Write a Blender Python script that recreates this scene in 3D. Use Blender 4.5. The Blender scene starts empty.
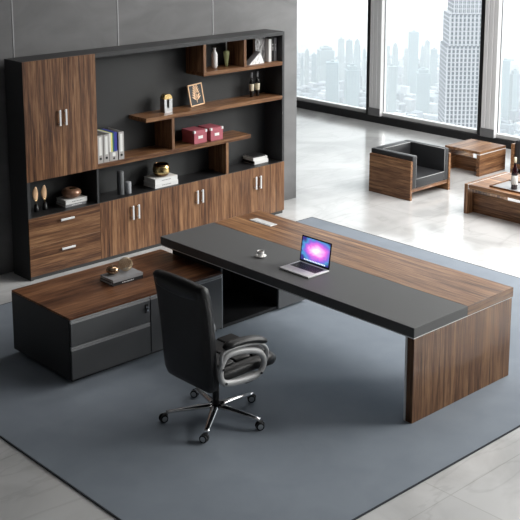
import bpy, bmesh, math, random
from mathutils import Vector, Matrix
R = math.radians
random.seed(7)
scene = bpy.context.scene
COL = scene.collection

# ------------------------------------------------------------------ materials
def nt(name):
    m = bpy.data.materials.new(name); m.use_nodes = True
    t = m.node_tree; b = t.nodes['Principled BSDF']
    return m, t, b
def plain(name, col, rough=.5, metal=0., spec=.5, bump=0, bscale=60, coat=0, trans=0, ior=1.45):
    m, t, b = nt(name)
    b.inputs['Base Color'].default_value = (*col, 1)
    b.inputs['Roughness'].default_value = rough
    b.inputs['Metallic'].default_value = metal
    b.inputs['Specular IOR Level'].default_value = spec
    b.inputs['Coat Weight'].default_value = coat
    b.inputs['Transmission Weight'].default_value = trans
    b.inputs['IOR'].default_value = ior
    tc = t.nodes.new('ShaderNodeTexCoord'); n = t.nodes.new('ShaderNodeTexNoise')
    n.inputs['Scale'].default_value = bscale; n.inputs['Detail'].default_value = 4
    t.links.new(tc.outputs['Object'], n.inputs['Vector'])
    if bump:
        bp = t.nodes.new('ShaderNodeBump'); bp.inputs['Strength'].default_value = bump; bp.inputs['Distance'].default_value = .002
        t.links.new(n.outputs['Fac'], bp.inputs['Height']); t.links.new(bp.outputs['Normal'], b.inputs['Normal'])
    else:
        mr = t.nodes.new('ShaderNodeMapRange'); mr.inputs['To Min'].default_value = max(0, rough - .04); mr.inputs['To Max'].default_value = min(1, rough + .04)
        t.links.new(n.outputs['Fac'], mr.inputs['Value']); t.links.new(mr.outputs['Result'], b.inputs['Roughness'])
    return m
def math_node(t, op, a, b=None):
    n = t.nodes.new('ShaderNodeMath'); n.operation = op
    for i, v in enumerate((a, b)):
        if v is None: continue
        if isinstance(v, (int, float)): n.inputs[i].default_value = v
        else: t.links.new(v, n.inputs[i])
    return n.outputs[0]
def wood(name, axis, tone=1.0, slat=.085, vary=.3, rough=.38, red=1.0, spec=.35):
    """walnut veneer whose grain runs along axis"""
    m, t, b = nt(name)
    tc = t.nodes.new('ShaderNodeTexCoord'); sp = t.nodes.new('ShaderNodeSeparateXYZ')
    t.links.new(tc.outputs['Object'], sp.inputs[0])
    ax = 'XYZ'.index(axis); oth = [i for i in range(3) if i != ax]
    u = math_node(t, 'ADD', sp.outputs[oth[0]], sp.outputs[oth[1]])
    # slightly irregular slats
    nz = t.nodes.new('ShaderNodeTexNoise'); nz.noise_dimensions = '1D'; nz.inputs['Scale'].default_value = 5
    t.links.new(u, nz.inputs['W'])
    uu = math_node(t, 'ADD', u, math_node(t, 'MULTIPLY', nz.outputs['Fac'], .09))
    fl = math_node(t, 'FLOOR', math_node(t, 'DIVIDE', uu, slat))
    wn = t.nodes.new('ShaderNodeTexWhiteNoise'); wn.noise_dimensions = '1D'; t.links.new(fl, wn.inputs['W'])
    mp = t.nodes.new('ShaderNodeMapping'); s = [1, 1, 1]; s[ax] = .045
    mp.inputs['Scale'].default_value = s; t.links.new(tc.outputs['Object'], mp.inputs['Vector'])
    def noise(scale, detail, dist, rgh=.55):
        n = t.nodes.new('ShaderNodeTexNoise'); n.noise_dimensions = '4D'
        n.inputs['Scale'].default_value = scale; n.inputs['Detail'].default_value = detail
        n.inputs['Distortion'].default_value = dist; n.inputs['Roughness'].default_value = rgh
        t.links.new(mp.outputs[0], n.inputs['Vector'])
        t.links.new(math_node(t, 'MULTIPLY', wn.outputs['Value'], 20), n.inputs['W'])
        return n.outputs['Fac']
    a = noise(30, 6, .5, .62); c = noise(150, 3, .2)
    mix = math_node(t, 'ADD', math_node(t, 'MULTIPLY', a, .66), math_node(t, 'MULTIPLY', c, .34))
    sh = math_node(t, 'ADD', mix, math_node(t, 'MULTIPLY', math_node(t, 'SUBTRACT', wn.outputs['Value'], .5), vary * .35))
    cr = t.nodes.new('ShaderNodeValToRGB'); e = cr.color_ramp.elements
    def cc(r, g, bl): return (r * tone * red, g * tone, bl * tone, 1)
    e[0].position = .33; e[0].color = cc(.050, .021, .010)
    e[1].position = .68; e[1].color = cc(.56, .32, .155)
    for p, co in ((.43, (.145, .064, .030)), (.50, (.245, .120, .057)), (.57, (.36, .190, .092))):
        x = e.new(p); x.color = cc(*co)
    t.links.new(sh, cr.inputs['Fac']); t.links.new(cr.outputs['Color'], b.inputs['Base Color'])
    b.inputs['Roughness'].default_value = rough; b.inputs['Specular IOR Level'].default_value = spec
    bp = t.nodes.new('ShaderNodeBump'); bp.inputs['Strength'].default_value = .08; bp.inputs['Distance'].default_value = .001
    t.links.new(c, bp.inputs['Height']); t.links.new(bp.outputs['Normal'], b.inputs['Normal'])
    return m
def noisy(name, c0, c1, scale, rough, stretch=(1, 1, 1), detail=6, dist=0., bump=0., p0=.35, p1=.65, spec=.5, bscale=None):
    m, t, b = nt(name)
    tc = t.nodes.new('ShaderNodeTexCoord'); mp = t.nodes.new('ShaderNodeMapping'); mp.inputs['Scale'].default_value = stretch
    t.links.new(tc.outputs['Object'], mp.inputs[0])
    n = t.nodes.new('ShaderNodeTexNoise'); n.inputs['Scale'].default_value = scale; n.inputs['Detail'].default_value = detail; n.inputs['Distortion'].default_value = dist
    t.links.new(mp.outputs[0], n.inputs['Vector'])
    cr = t.nodes.new('ShaderNodeValToRGB'); cr.color_ramp.elements[0].position = p0; cr.color_ramp.elements[1].position = p1
    cr.color_ramp.elements[0].color = (*c0, 1); cr.color_ramp.elements[1].color = (*c1, 1)
    t.links.new(n.outputs['Fac'], cr.inputs['Fac']); t.links.new(cr.outputs['Color'], b.inputs['Base Color'])
    b.inputs['Roughness'].default_value = rough; b.inputs['Specular IOR Level'].default_value = spec
    if bump:
        n2 = t.nodes.new('ShaderNodeTexNoise'); n2.inputs['Scale'].default_value = bscale or scale * 20; n2.inputs['Detail'].default_value = 3
        t.links.new(tc.outputs['Object'], n2.inputs['Vector'])
        bp = t.nodes.new('ShaderNodeBump'); bp.inputs['Strength'].default_value = bump; bp.inputs['Distance'].default_value = .004
        t.links.new(n2.outputs['Fac'], bp.inputs['Height']); t.links.new(bp.outputs['Normal'], b.inputs['Normal'])
    return m
def marble():
    m, t, b = nt('marble_floor')
    tc = t.nodes.new('ShaderNodeTexCoord')
    n = t.nodes.new('ShaderNodeTexNoise'); n.inputs['Scale'].default_value = .9; n.inputs['Detail'].default_value = 8; n.inputs['Distortion'].default_value = 1.2
    t.links.new(tc.outputs['Object'], n.inputs['Vector'])
    cr = t.nodes.new('ShaderNodeValToRGB'); e = cr.color_ramp.elements
    e[0].position = .38; e[0].color = (.50, .50, .50, 1); e[1].position = .6; e[1].color = (.66, .66, .66, 1)
    t.links.new(n.outputs['Fac'], cr.inputs['Fac'])
    mp = t.nodes.new('ShaderNodeMapping'); mp.inputs['Rotation'].default_value = (0, 0, .6); mp.inputs['Scale'].default_value = (.5, 1.6, 1)
    t.links.new(tc.outputs['Object'], mp.inputs[0])
    v = t.nodes.new('ShaderNodeTexNoise'); v.inputs['Scale'].default_value = 1.1; v.inputs['Detail'].default_value = 7; v.inputs['Distortion'].default_value = 1.6
    t.links.new(mp.outputs[0], v.inputs['Vector'])
    d = math_node(t, 'ABSOLUTE', math_node(t, 'SUBTRACT', v.outputs['Fac'], .5))
    vr = t.nodes.new('ShaderNodeMapRange'); vr.inputs['From Max'].default_value = .03; vr.inputs['To Min'].default_value = .90; vr.inputs['To Max'].default_value = 1
    t.links.new(d, vr.inputs['Value'])
    br = t.nodes.new('ShaderNodeTexBrick'); br.offset = 0; br.squash = 1
    bm_ = t.nodes.new('ShaderNodeMapping'); bm_.inputs['Location'].default_value = (-.404, .655, 0)
    t.links.new(tc.outputs['Object'], bm_.inputs[0]); t.links.new(bm_.outputs[0], br.inputs['Vector'])
    br.inputs['Scale'].default_value = 1; br.inputs['Brick Width'].default_value = 1.2; br.inputs['Row Height'].default_value = 1.2
    br.inputs['Mortar Size'].default_value = .004; br.inputs['Mortar Smooth'].default_value = .1
    br.inputs['Color1'].default_value = (1, 1, 1, 1); br.inputs['Color2'].default_value = (.94, .94, .94, 1); br.inputs['Mortar'].default_value = (.80, .80, .79, 1)
    mx = t.nodes.new('ShaderNodeMix'); mx.data_type = 'RGBA'; mx.blend_type = 'MULTIPLY'; mx.inputs['Factor'].default_value = 1
    t.links.new(cr.outputs['Color'], mx.inputs[6]); t.links.new(br.outputs['Color'], mx.inputs[7])
    m2 = t.nodes.new('ShaderNodeMix'); m2.data_type = 'RGBA'; m2.blend_type = 'MULTIPLY'; m2.inputs['Factor'].default_value = 1
    t.links.new(mx.outputs[2], m2.inputs[6]); t.links.new(vr.outputs['Result'], m2.inputs[7])
    t.links.new(m2.outputs[2], b.inputs['Base Color'])
    b.inputs['Roughness'].default_value = .16; b.inputs['Specular IOR Level'].default_value = .6
    return m
def glass_pane():
    m = bpy.data.materials.new('window_glass'); m.use_nodes = True; t = m.node_tree; t.nodes.clear()
    o = t.nodes.new('ShaderNodeOutputMaterial'); mx = t.nodes.new('ShaderNodeMixShader')
    tr = t.nodes.new('ShaderNodeBsdfTransparent'); gl = t.nodes.new('ShaderNodeBsdfGlossy'); gl.inputs['Roughness'].default_value = .02
    tr.inputs[0].default_value = (.97, .985, .98, 1)
    fr = t.nodes.new('ShaderNodeFresnel'); fr.inputs['IOR'].default_value = 1.35
    t.links.new(fr.outputs[0], mx.inputs[0]); t.links.new(tr.outputs[0], mx.inputs[1]); t.links.new(gl.outputs[0], mx.inputs[2]); t.links.new(mx.outputs[0], o.inputs[0])
    return m
def facade(name, wall, win, wx, wz, fx=.55, fz=.6, rough=.8, rotz=0):
    """procedural grid of windows on a building wall"""
    m, t, b = nt(name)
    tc = t.nodes.new('ShaderNodeTexCoord'); sp = t.nodes.new('ShaderNodeSeparateXYZ'); t.links.new(tc.outputs['Object'], sp.inputs[0])
    u = math_node(t, 'ADD', sp.outputs[0], sp.outputs[1])
    a = math_node(t, 'LESS_THAN', math_node(t, 'FRACT', math_node(t, 'DIVIDE', u, wx)), fx)
    c = math_node(t, 'LESS_THAN', math_node(t, 'FRACT', math_node(t, 'DIVIDE', sp.outputs[2], wz)), fz)
    g = math_node(t, 'MULTIPLY', a, c)
    mx = t.nodes.new('ShaderNodeMix'); mx.data_type = 'RGBA'
    mx.inputs[6].default_value = (*wall, 1); mx.inputs[7].default_value = (*win, 1)
    t.links.new(g, mx.inputs['Factor']); t.links.new(mx.outputs[2], b.inputs['Base Color'])
    b.inputs['Roughness'].default_value = rough
    return m

W = dict(
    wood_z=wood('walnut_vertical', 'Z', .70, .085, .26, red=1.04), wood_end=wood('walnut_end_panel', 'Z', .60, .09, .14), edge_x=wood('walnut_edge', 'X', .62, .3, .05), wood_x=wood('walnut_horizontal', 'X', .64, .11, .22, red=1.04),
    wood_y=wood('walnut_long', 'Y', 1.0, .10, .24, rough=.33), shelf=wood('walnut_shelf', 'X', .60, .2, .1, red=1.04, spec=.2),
    shelf_z=wood('walnut_shelf_upright', 'Z', .62, .2, .1, red=1.04),
    dark_x=wood('walnut_dark_top', 'X', .50, .13, .4, rough=.30, red=1.18, spec=.22),
    lounge_y=wood('walnut_lounge_side', 'Y', .95, .12, .2), lounge_x=wood('walnut_lounge_front', 'X', .95, .12, .2),
    lounge_z=wood('walnut_lounge_upright', 'Z', .95, .12, .2),
    black=plain('black_laminate', (.012, .012, .013), .42), carc=plain('charcoal_laminate', (.034, .035, .037), .5),
    drawer=plain('graphite_lacquer', (.078, .080, .084), .42), leather=plain('charcoal_desk_leather', (.098, .099, .100), .55, bump=.15, bscale=400),
    hide=plain('black_leather', (.011, .011, .012), .38, bump=.3, bscale=160, spec=.45), sofa=plain('charcoal_leather', (.030, .031, .034), .45, bump=.2, bscale=120),
    seam=plain('pale_piping', (.42, .42, .42), .5), steel=plain('brushed_steel', (.72, .72, .73), .28, 1), chrome=plain('chrome', (.8, .8, .81), .12, 1),
    alu=plain('satin_aluminium', (.62, .63, .64), .35, 1), silver=plain('silver_paint', (.40, .40, .405), .45, .15), plast=plain('black_plastic', (.012, .012, .013), .4),
    white=plain('white_gloss', (.8, .8, .8), .25), paper=plain('paper_edges', (.72, .71, .69), .8), wcover=plain('white_book_cover', (.75, .75, .74), .5),
    gcover=plain('grey_book_cover', (.22, .22, .23), .45), bcover=plain('black_book_cover', (.015, .015, .016), .5),
    gold=plain('gold', (.85, .62, .28), .22, 1), bronze=plain('dark_bronze', (.22, .13, .07), .22, 1), pink=plain('rose_card', (.40, .10, .13), .6),
    frame=plain('black_window_frame', (.010, .010, .011), .4), pillar=plain('grey_metal_cladding', (.8, .8, .81), .5, 0),
    sill=plain('pale_sill', (.6, .6, .6), .5), candle=plain('grey_candle', (.13, .135, .14), .7), candle2=plain('pale_grey_candle', (.33, .34, .36), .7),
    wine=plain('dark_bottle_glass', (.02, .004, .006), .08, coat=.5), blackglass=plain('black_bottle_glass', (.008, .008, .008), .08, coat=.5),
    label=plain('cream_label', (.72, .66, .5), .6), wlabel=plain('white_label', (.8, .8, .78), .6), red=plain('red_wine_foil', (.3, .03, .03), .4),
    green=plain('green_glaze', (.33, .36, .17), .35), porcelain=plain('porcelain', (.85, .84, .82), .35), coffee=plain('coffee', (.05, .02, .008), .2),
    binder=plain('silver_binder', (.42, .40, .39), .5), yel=plain('yellow_folder', (.75, .72, .25), .6), blu=plain('blue_folder', (.03, .04, .3), .6), grn=plain('green_folder', (.03, .14, .12), .6),
    feather=plain('gilded_leaf', (.78, .50, .30), .45, .4), screen_black=plain('display_bezel', (.008, .008, .009), .15),
    keys=plain('dark_keys', (.02, .02, .022), .5), plug=plain('socket_grey', (.25, .25, .26), .5), glassw=plain('clear_glass', (1, 1, 1), .02, trans=1),
    hand=plain('satin_white_metal', (.82, .82, .82), .35, .25),
    strip=plain('pale_metal_strip', (.86, .86, .86), .45, 0),
    rail=plain('rail_aluminium', (.34, .34, .35), .45, .3), pgcover=plain('light_grey_book_cover', (.30, .30, .31), .5),
    backp=plain('charcoal_back_panel', (.024, .025, .026), .5),
    footb=plain('grey_foot_box', (.16, .16, .165), .5),
    copper=plain('brown_copper_glaze', (.30, .16, .10), .32, .35, coat=.3),
    ceil=plain('white_ceiling', (.45, .45, .45), .8), side=plain('grey_wall_paint', (.15, .15, .155), .7),
    wall=noisy('smoky_wall_panel', (.155, .155, .158), (.20, .20, .203), 1.6, .5, (1, 1, 2), 7, .8, spec=.3),
    wallseam=plain('steel_wall_seam', (.50, .50, .51), .3, .6),
    rug=noisy('blue_grey_carpet', (.245, .278, .322), (.268, .304, .350), 3.0, .95, (1, 1, 1), 8, .4, bump=.6, spec=.1, bscale=350),
    rugedge=plain('carpet_binding', (.03, .034, .042), .9),
    art_pale=noisy('pale_marbled_print', (.45, .45, .44), (.85, .85, .84), 25, .5, (1, 1, .5), 6, 1.5, p0=.35, p1=.55),
    art_paper=noisy('marbled_print', (.10, .10, .10), (.62, .62, .62), 14, .5, (1, 1, .5), 6, 1.5, p0=.4, p1=.6),
)
W['marble'] = marble(); W['glass'] = glass_pane()

# ------------------------------------------------------------------ mesh kit
class MB:
    def __init__(s): s.b = bmesh.new()
    def box(s, x0, x1, y0, y1, z0, z1, bev=0, seg=2):
        x0, x1 = sorted((x0, x1)); y0, y1 = sorted((y0, y1)); z0, z1 = sorted((z0, z1))
        t = bmesh.new(); bmesh.ops.create_cube(t, size=1)
        for v in t.verts: v.co = Vector(((x0 + x1) / 2 + v.co.x * (x1 - x0), (y0 + y1) / 2 + v.co.y * (y1 - y0), (z0 + z1) / 2 + v.co.z * (z1 - z0)))
        if bev:
            bev = min(bev, .49 * min(x1 - x0, y1 - y0, z1 - z0))
            bmesh.ops.bevel(t, geom=list(t.edges), offset=bev, segments=seg, profile=.5, affect='EDGES')
            if seg > 2:
                for f in t.faces: f.smooth = True
        s.join(t); return s
    def join(s, t, mat=None):
        if mat is not None: bmesh.ops.transform(t, matrix=mat, verts=t.verts)
        me = bpy.data.meshes.new('tmp'); t.to_mesh(me); t.free(); s.b.from_mesh(me); bpy.data.meshes.remove(me)
    def loft(s, rings, cap=True, closed=False, smooth=True):
        V = [[s.b.verts.new(p) for p in r] for r in rings]; n = len(V[0])
        rr = range(len(V) if closed else len(V) - 1)
        for i in rr:
            a, c = V[i], V[(i + 1) % len(V)]
            for j in range(n):
                f = s.b.faces.new((a[j], a[(j + 1) % n], c[(j + 1) % n], c[j])); f.smooth = smooth
        if cap and not closed:
            s.b.faces.new(V[0][::-1]); s.b.faces.new(V[-1])
        return s
    def cyl(s, p0, p1, r0, r1=None, n=20, smooth=True):
        p0, p1 = Vector(p0), Vector(p1); r1 = r0 if r1 is None else r1
        q = (p1 - p0).to_track_quat('Z', 'Y')
        return s.loft([[p + q @ Vector((r * math.cos(2 * math.pi * i / n), r * math.sin(2 * math.pi * i / n), 0)) for i in range(n)] for p, r in ((p0, r0), (p1, r1))], smooth=smooth)
    def lathe(s, c, prof, n=24):
        c = Vector(c)
        return s.loft([[c + Vector((r * math.cos(2 * math.pi * i / n), r * math.sin(2 * math.pi * i / n), z)) for i in range(n)] for r, z in prof])
    def tube(s, pts, r, n=10, closed=False, ry=None):
        pts = [Vector(p) for p in pts]; rings = []; N = len(pts); ry = ry or r
        for i, p in enumerate(pts):
            d = (pts[(i + 1) % N] - pts[i - 1]) if closed else (pts[min(i + 1, N - 1)] - pts[max(i - 1, 0)])
            d.normalize(); side = Vector((0, 1, 0)) if abs(d.y) < .9 else Vector((1, 0, 0))
            u = side.cross(d).normalized(); w = d.cross(u).normalized()
            k = r[i] if isinstance(r, list) else r; k2 = ry[i] if isinstance(ry, list) else ry
            rings.append([p + u * k * math.cos(2 * math.pi * j / n) + w * k2 * math.sin(2 * math.pi * j / n) for j in range(n)])
        return s.loft(rings, closed=closed)
    def prism(s, pts, axis, a, b_, smooth=False):
        """polygon pts (2D) extruded along axis"""
        def P(p, q):
            return Vector({'x': (q, p[0], p[1]), 'y': (p[0], q, p[1]), 'z': (p[0], p[1], q)}[axis])
        return s.loft([[P(p, a) for p in pts], [P(p, b_) for p in pts]], smooth=smooth)
    def ball(s, c, r, sc=(1, 1, 1), n=20):
        t = bmesh.new(); bmesh.ops.create_uvsphere(t, u_segments=n, v_segments=n // 2 + 2, radius=r)
        for f in t.faces: f.smooth = True
        s.join(t, Matrix.Translation(c) @ Matrix.Diagonal((*sc, 1))); return s
    def xf(s, mat): bmesh.ops.transform(s.b, matrix=mat, verts=s.b.verts); return s
def tag(o, label=None, cat=None, group=None, kind=None):
    for k, v in (('label', label), ('category', cat), ('group', group), ('kind', kind)):
        if v: o[k] = v
    return o
def obj(name, mb, mat, parent=None, world=True):
    """link as ONE mesh; geometry given in world coordinates is moved to its thing's origin"""
    org = Vector(parent['_o']) if (parent is not None and world) else Vector((0, 0, 0))
    if world and parent is not None: bmesh.ops.translate(mb.b, verts=mb.b.verts, vec=-org)
    bmesh.ops.recalc_face_normals(mb.b, faces=mb.b.faces)
    me = bpy.data.meshes.new(name); mb.b.to_mesh(me); mb.b.free(); me.materials.append(mat)
    o = bpy.data.objects.new(name, me); COL.objects.link(o)
    if parent is not None: o.parent = parent; o['_o'] = parent['_o']
    return o
def thing(name, label, cat, loc, rz=0, group=None, kind=None):
    o = bpy.data.objects.new(name, None); COL.objects.link(o); o.empty_display_size = .1
    o.location = loc; o.rotation_euler.z = rz; o['_o'] = list(map(float, loc))
    return tag(o, label, cat, group, kind)
def solo(name, mb, mat, label, cat, loc, group=None, kind=None, rz=0):
    loc = Vector(loc); bmesh.ops.translate(mb.b, verts=mb.b.verts, vec=-loc)
    o = obj(name, mb, mat); o.location = loc; o.rotation_euler.z = rz
    return tag(o, label, cat, group, kind)
def struct(name, mb, mat, parent=None, loc=None):
    if parent is not None: return obj(name, mb, mat, parent)
    return tag(obj(name, mb, mat), kind='structure')
def copy_tree(o, parent=None):
    c = o.copy(); COL.objects.link(c); c.parent = parent
    for ch in list(o.children): copy_tree(ch, c)
    return c

# ------------------------------------------------------------------ room shell
WX = 9.085; CZ = 4.6
struct('floor', MB().box(-8, 9.4, -9.3, 12.6, -.2, 0), W['marble'])
struct('ceiling', MB().box(-8, 9.4, -9.3, 12.6, CZ, CZ + .15), W['ceil'])
wb = MB(); xs = [-8, -4.50, -3.20, -1.91, -.611, .682, 1.975, 3.332, 4.73]
for a, c in zip(xs[:-1], xs[1:]): wb.box(a + .006, c - .006, 5.10, 5.13, 0, CZ, .002)
wb.box(-8, 4.73, 5.13, 5.36, 0, CZ)
wbo = struct('wall_back', wb, W['wall'])
s = MB()
for a in xs[1:-1]: s.box(a - .006, a + .006, 5.095, 5.13, 0, CZ)
struct('trim_1', s, W['wallseam'])
struct('wall_left', MB().box(-8.2, -8, -9.3, 12.6, 0, CZ), W['side'])
struct('wall_front', MB().box(-8, 9.4, -9.5, -9.3, 0, CZ), W['side'])
struct('wall_rear', MB().box(-8, 9.4, 12.6, 12.8, 0, CZ), W['side'])
struct('trim_2', MB().box(WX - .02, WX + .16, -9.3, 12.6, 0, .125, .004), W['frame'])
struct('trim_3', MB().box(WX - .02, WX + .16, -9.3, 12.6, CZ - .3, CZ), W['frame'])
SP = 2.323; ys = [5.096 + SP * k for k in range(-6, 4)]
for i, y in enumerate(ys):
    m = MB().box(WX - .03, WX + .12, y, y + .07, .125, CZ - .3, .003).box(WX - .022, WX + .12, y + .07, y + .09, .125, CZ - .3)
    m.box(WX - .03, WX + .12, y + .09, y + .16, .125, CZ - .3, .003).box(WX - .022, WX + .12, y + .16, y + .18, .125, CZ - .3).box(WX - .03, WX + .12, y + .18, y + .248, .125, CZ - .3, .003)
    t = thing('trim_%d' % (4 + i), None, None, (WX, y + .12, .125), kind='structure')
    obj('cladding', m, W['pillar'], t)
    obj('foot_box', MB().box(WX - .045, WX - .03, y - .004, y + .252, .125, .26, .003), W['footb'], t)
for i, y in enumerate(ys[:-1]):
    t = thing('window_%d' % (i + 1), None, None, (WX, y + 1.2, .125), kind='structure')
    a, c = y + .249, y + SP - .001
    f = MB().box(WX - .01, WX + .08, a, a + .085, .126, CZ - .301, .004).box(WX + .055, WX + .08, c - .008, c, .126, CZ - .301)
    obj('window_frame', f, W['frame'], t)
    obj('window_sill', MB().box(WX + .03, WX + .14, a + .093, c - .009, .126, .185, .004), W['sill'], t)
    obj('window_pane', MB().box(WX + .06, WX + .075, a + .093, c - .009, .186, CZ - .302), W['glass'], t)

# rug
rg = thing('area_rug', 'large blue-grey carpet laid on the pale marble under the desk, swivel chair and low cabinet', 'rug', (1.435, 1.953, 0))
obj('carpet_field', MB().box(-1.355, 4.226, -.42, 4.325, .0005, .009, .002), W['rug'], rg)
obj('binding', MB().box(-1.365, -1.355, -.43, 4.335, .0005, .009).box(4.226, 4.236, -.43, 4.335, .0005, .009).box(-1.355, 4.226, -.43, -.42, .0005, .009).box(-1.355, 4.226, 4.325, 4.335, .0005, .009), W['rugedge'], rg)
G = .009

# ------------------------------------------------------------------ wall cabinet
KX0, KX1, KF, KB, KH = .535, 4.125, 4.709, 5.045, 2.25
cab = thing('wall_cabinet', 'long charcoal and walnut wall unit with open shelves and cupboards against the grey wall', 'cabinet', (2.33, 4.88, 0))
c = MB()
c.box(KX0, KX0 + .035, KF + .003, KB, 0.0, KH, .002)                 # left side
c.box(KX1 - .035, KX1, KF + .003, KB, .66, KH, .002).box(KX1 - .035, KX1, KF + .022, KB, .05, .66)
c.box(KX0 + .035, 1.395, KF + .022, KB, KH - .045, KH).box(1.395, KX1 - .035, KF + .003, KB, KH - .045, KH, .002)                 # top
obj('carcass', c, W['carc'], cab)
obj('back_panel', MB().box(KX0 + .036, KX1 - .036, KB - .02, KB - .001, .05, KH - .046), W['backp'], cab)
obj('counter', MB().box(KX0 + .036, KX1 - .036, KF + .022, KB - .021, .635, .659).box(KX0 + .036, KX1 - .036, KF + .003, KF + .022, .650, .659), W['black'], cab)
obj('plinth', MB().box(KX0 + .04, KX1 - .02, KF + .03, KB - .001, 0, .05).box(KX0 + .036, KX1 - .01, KF + .018, KF + .03, 0, .036), W['carc'], cab)
d = MB()
d.box(1.382, 1.405, KF + .012, KB - .021, .660, 1.029)
d.box(1.37, 1.395, KF + .022, KB - .021, 1.08, KH - .046)
d.box(KX0 + .036, 1.369, KF + .022, KB - .021, 1.03, 1.055)
obj('divider', d, W['carc'], cab)
# doors & drawers
def handle_v(par, x, z0, z1, y):
    h = MB().box(x - .011, x + .011, y - .030, y - .020, z0, z1, .003).box(x - .006, x + .006, y - .020, y + .001, z0 + .015, z0 + .027).box(x - .006, x + .006, y - .020, y + .001, z1 - .027, z1 - .015)
    return obj('handle', h, W['hand'], par)
def door(x0, x1, z0, z1, hx, hz0, hz1):
    d = obj('door', MB().box(x0 + .0012, x1 - .0012, KF, KF + .019, z0, z1, .0015), W['wood_z'], cab)
    handle_v(d, hx, hz0, hz1, KF)
door(.535, .968, 1.032, 2.25, .936, 1.56, 1.725); door(.968, 1.397, 1.032, 2.25, 1.008, 1.56, 1.725)
for x in (1.402, 2.312, 3.221):
    m = x + .4545
    door(x, m, .04, .655, m - .038, .393, .550); door(m, x + .909 if x < 3 else KX1, .04, .655, m + .038, .393, .550)
for z0, z1, hz in ((.351, .655, .578), (.04, .349, .268)):
    d = obj('drawer', MB().box(.535, 1.400, KF, KF + .019, z0 + .001, z1 - .001, .0015), W['wood_x'], cab)
    obj('handle', MB().box(.90, 1.065, KF - .03, KF - .02, hz - .011, hz + .011, .003).box(.915, .927, KF - .02, KF + .001, hz - .006, hz + .006).box(1.038, 1.05, KF - .02, KF + .001, hz - .006, hz + .006), W['hand'], d)
# wooden shelves
YB = KB - .021
obj('shelf', MB().box(2.855, 4.089, KF, YB, 1.846, 1.890, .0015), W['shelf'], cab)
obj('shelf', MB().box(2.035, 4.089, KF, YB, 1.430, 1.476, .0015), W['shelf'], cab)
obj('shelf', MB().box(1.396, 3.571, KF, YB, 1.030, 1.077, .0015), W['shelf'], cab)
obj('upright', MB().box(2.855, 2.895, KF + .001, YB, 1.890, KH - .046, .0015), W['shelf_z'], cab)
obj('upright', MB().box(3.467, 3.506, KF + .001, YB, 1.890, KH - .046, .0015), W['shelf_z'], cab)
obj('upright', MB().box(2.388, 2.424, KF + .001, YB, 1.077, 1.430, .0015), W['shelf_z'], cab)
obj('upright', MB().box(3.180, 3.220, KF + .001, YB, .660, 1.030, .0015), W['shelf_z'], cab)

# ------------------------------------------------------------------ cabinet decor
def book(x0, x1, y0, y1, z0, z1, cover, label, name='book', cat='book', group=None, spine='y-', marks=None, page=None):
    """hardback lying flat: cover wraps top, bottom and spine; pages recessed"""
    t = thing(name, label, cat, ((x0 + x1) / 2, (y0 + y1) / 2, z0), group=group); th = .003
    cv = MB().box(x0, x1, y0, y1, z0, z0 + th).box(x0, x1, y0, y1, z1 - th, z1)
    cv.box(x0, x1, y0, y0 + th, z0 + th, z1 - th)
    obj('cover', cv, W[cover], t)
    obj('pages', MB().box(x0 + .005, x1 - .005, y0 + th, y1 - .004, z0 + th, z1 - th), W[page or 'paper'], t)
    if marks:
        mm = MB(); zc = (z0 + z1) / 2; x = x0 + (x1 - x0) * .3
        for w_ in (.012, .02, .008, .016, .011, .018, .009):
            if x + w_ > x1 - .03: break
            mm.box(x, x + w_, y0 - .0006, y0, zc - .004, zc + .004); x += w_ + .005
        obj('spine_print', mm, W[marks], t)
    return t
S1Z, S2Z, S3Z, CT = 1.890, 1.476, 1.077, .659
def upright_book(x0, x1, y0, y1, z0, h, cover, label, name='book', cat='book', group=None, marks=None):
    t = thing(name, label, cat, ((x0 + x1) / 2, (y0 + y1) / 2, z0), group=group); th = .003
    cv = MB().box(x0, x0 + th, y0, y1, z0, z0 + h).box(x1 - th, x1, y0, y1, z0, z0 + h).box(x0 + th, x1 - th, y0, y0 + th, z0, z0 + h)
    obj('cover', cv, W[cover], t)
    obj('pages', MB().box(x0 + th, x1 - th, y0 + th, y1 - .004, z0 + .004, z0 + h - .005), W['paper'], t)
    if marks:
        mm = MB(); xc = (x0 + x1) / 2; z = z0 + h * .45
        for w_ in (.012, .02, .008, .016): mm.box(xc - .006, xc + .006, y0 - .0006, y0, z, z + w_); z += w_ + .008
        obj('spine_print', mm, W[marks], t)
    return t
# binders
def binder(x, label):
    w = .070; y0, y1, h = 4.735, 5.01, .300
    t = thing('ring_binder', label, 'binder', (x + w / 2, 4.87, S3Z), group='silver binders on the lower walnut shelf')
    m = MB().box(x, x + .003, y0, y1, S3Z, S3Z + h, .001).box(x + w - .003, x + w, y0, y1, S3Z, S3Z + h, .001).box(x + .003, x + w - .003, y0, y0 + .003, S3Z, S3Z + h)
    obj('cover', m, W['binder'], t)
    obj('pages', MB().box(x + .01, x + w - .01, y0 + .02, y1 - .01, S3Z + .01, S3Z + h - .02), W['paper'], t)
    obj('spine_label', MB().box(x + .019, x + w - .019, y0 - .001, y0, S3Z + .085, S3Z + h - .02), W['wlabel'], t)
    lp = MB(); lp.tube([(x + w / 2 + .012 * math.cos(a * math.pi / 8), y0 - .001, S3Z + .048 + .012 * math.sin(a * math.pi / 8)) for a in range(16)], .0025, 6, True)
    lp.cyl((x + w / 2, y0 + .0, S3Z + .048), (x + w / 2, y0 - .0015, S3Z + .048), .009, n=12)
    obj('finger_ring', lp, W['plast'], t)
binder(1.412, 'silver lever binder standing at the left end of the row, beside the tall cupboard')
binder(1.489, 'silver lever binder second in the row, left of the coloured folders')
binder(1.682, 'silver lever binder at the right end of the row, right of the coloured folders')
t = thing('magazine_holder', 'silver low-fronted file holder carrying the yellow, green and blue folders between binders', 'file holder', (1.62, 4.87, S3Z))
x = 1.566; w = .109
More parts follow.
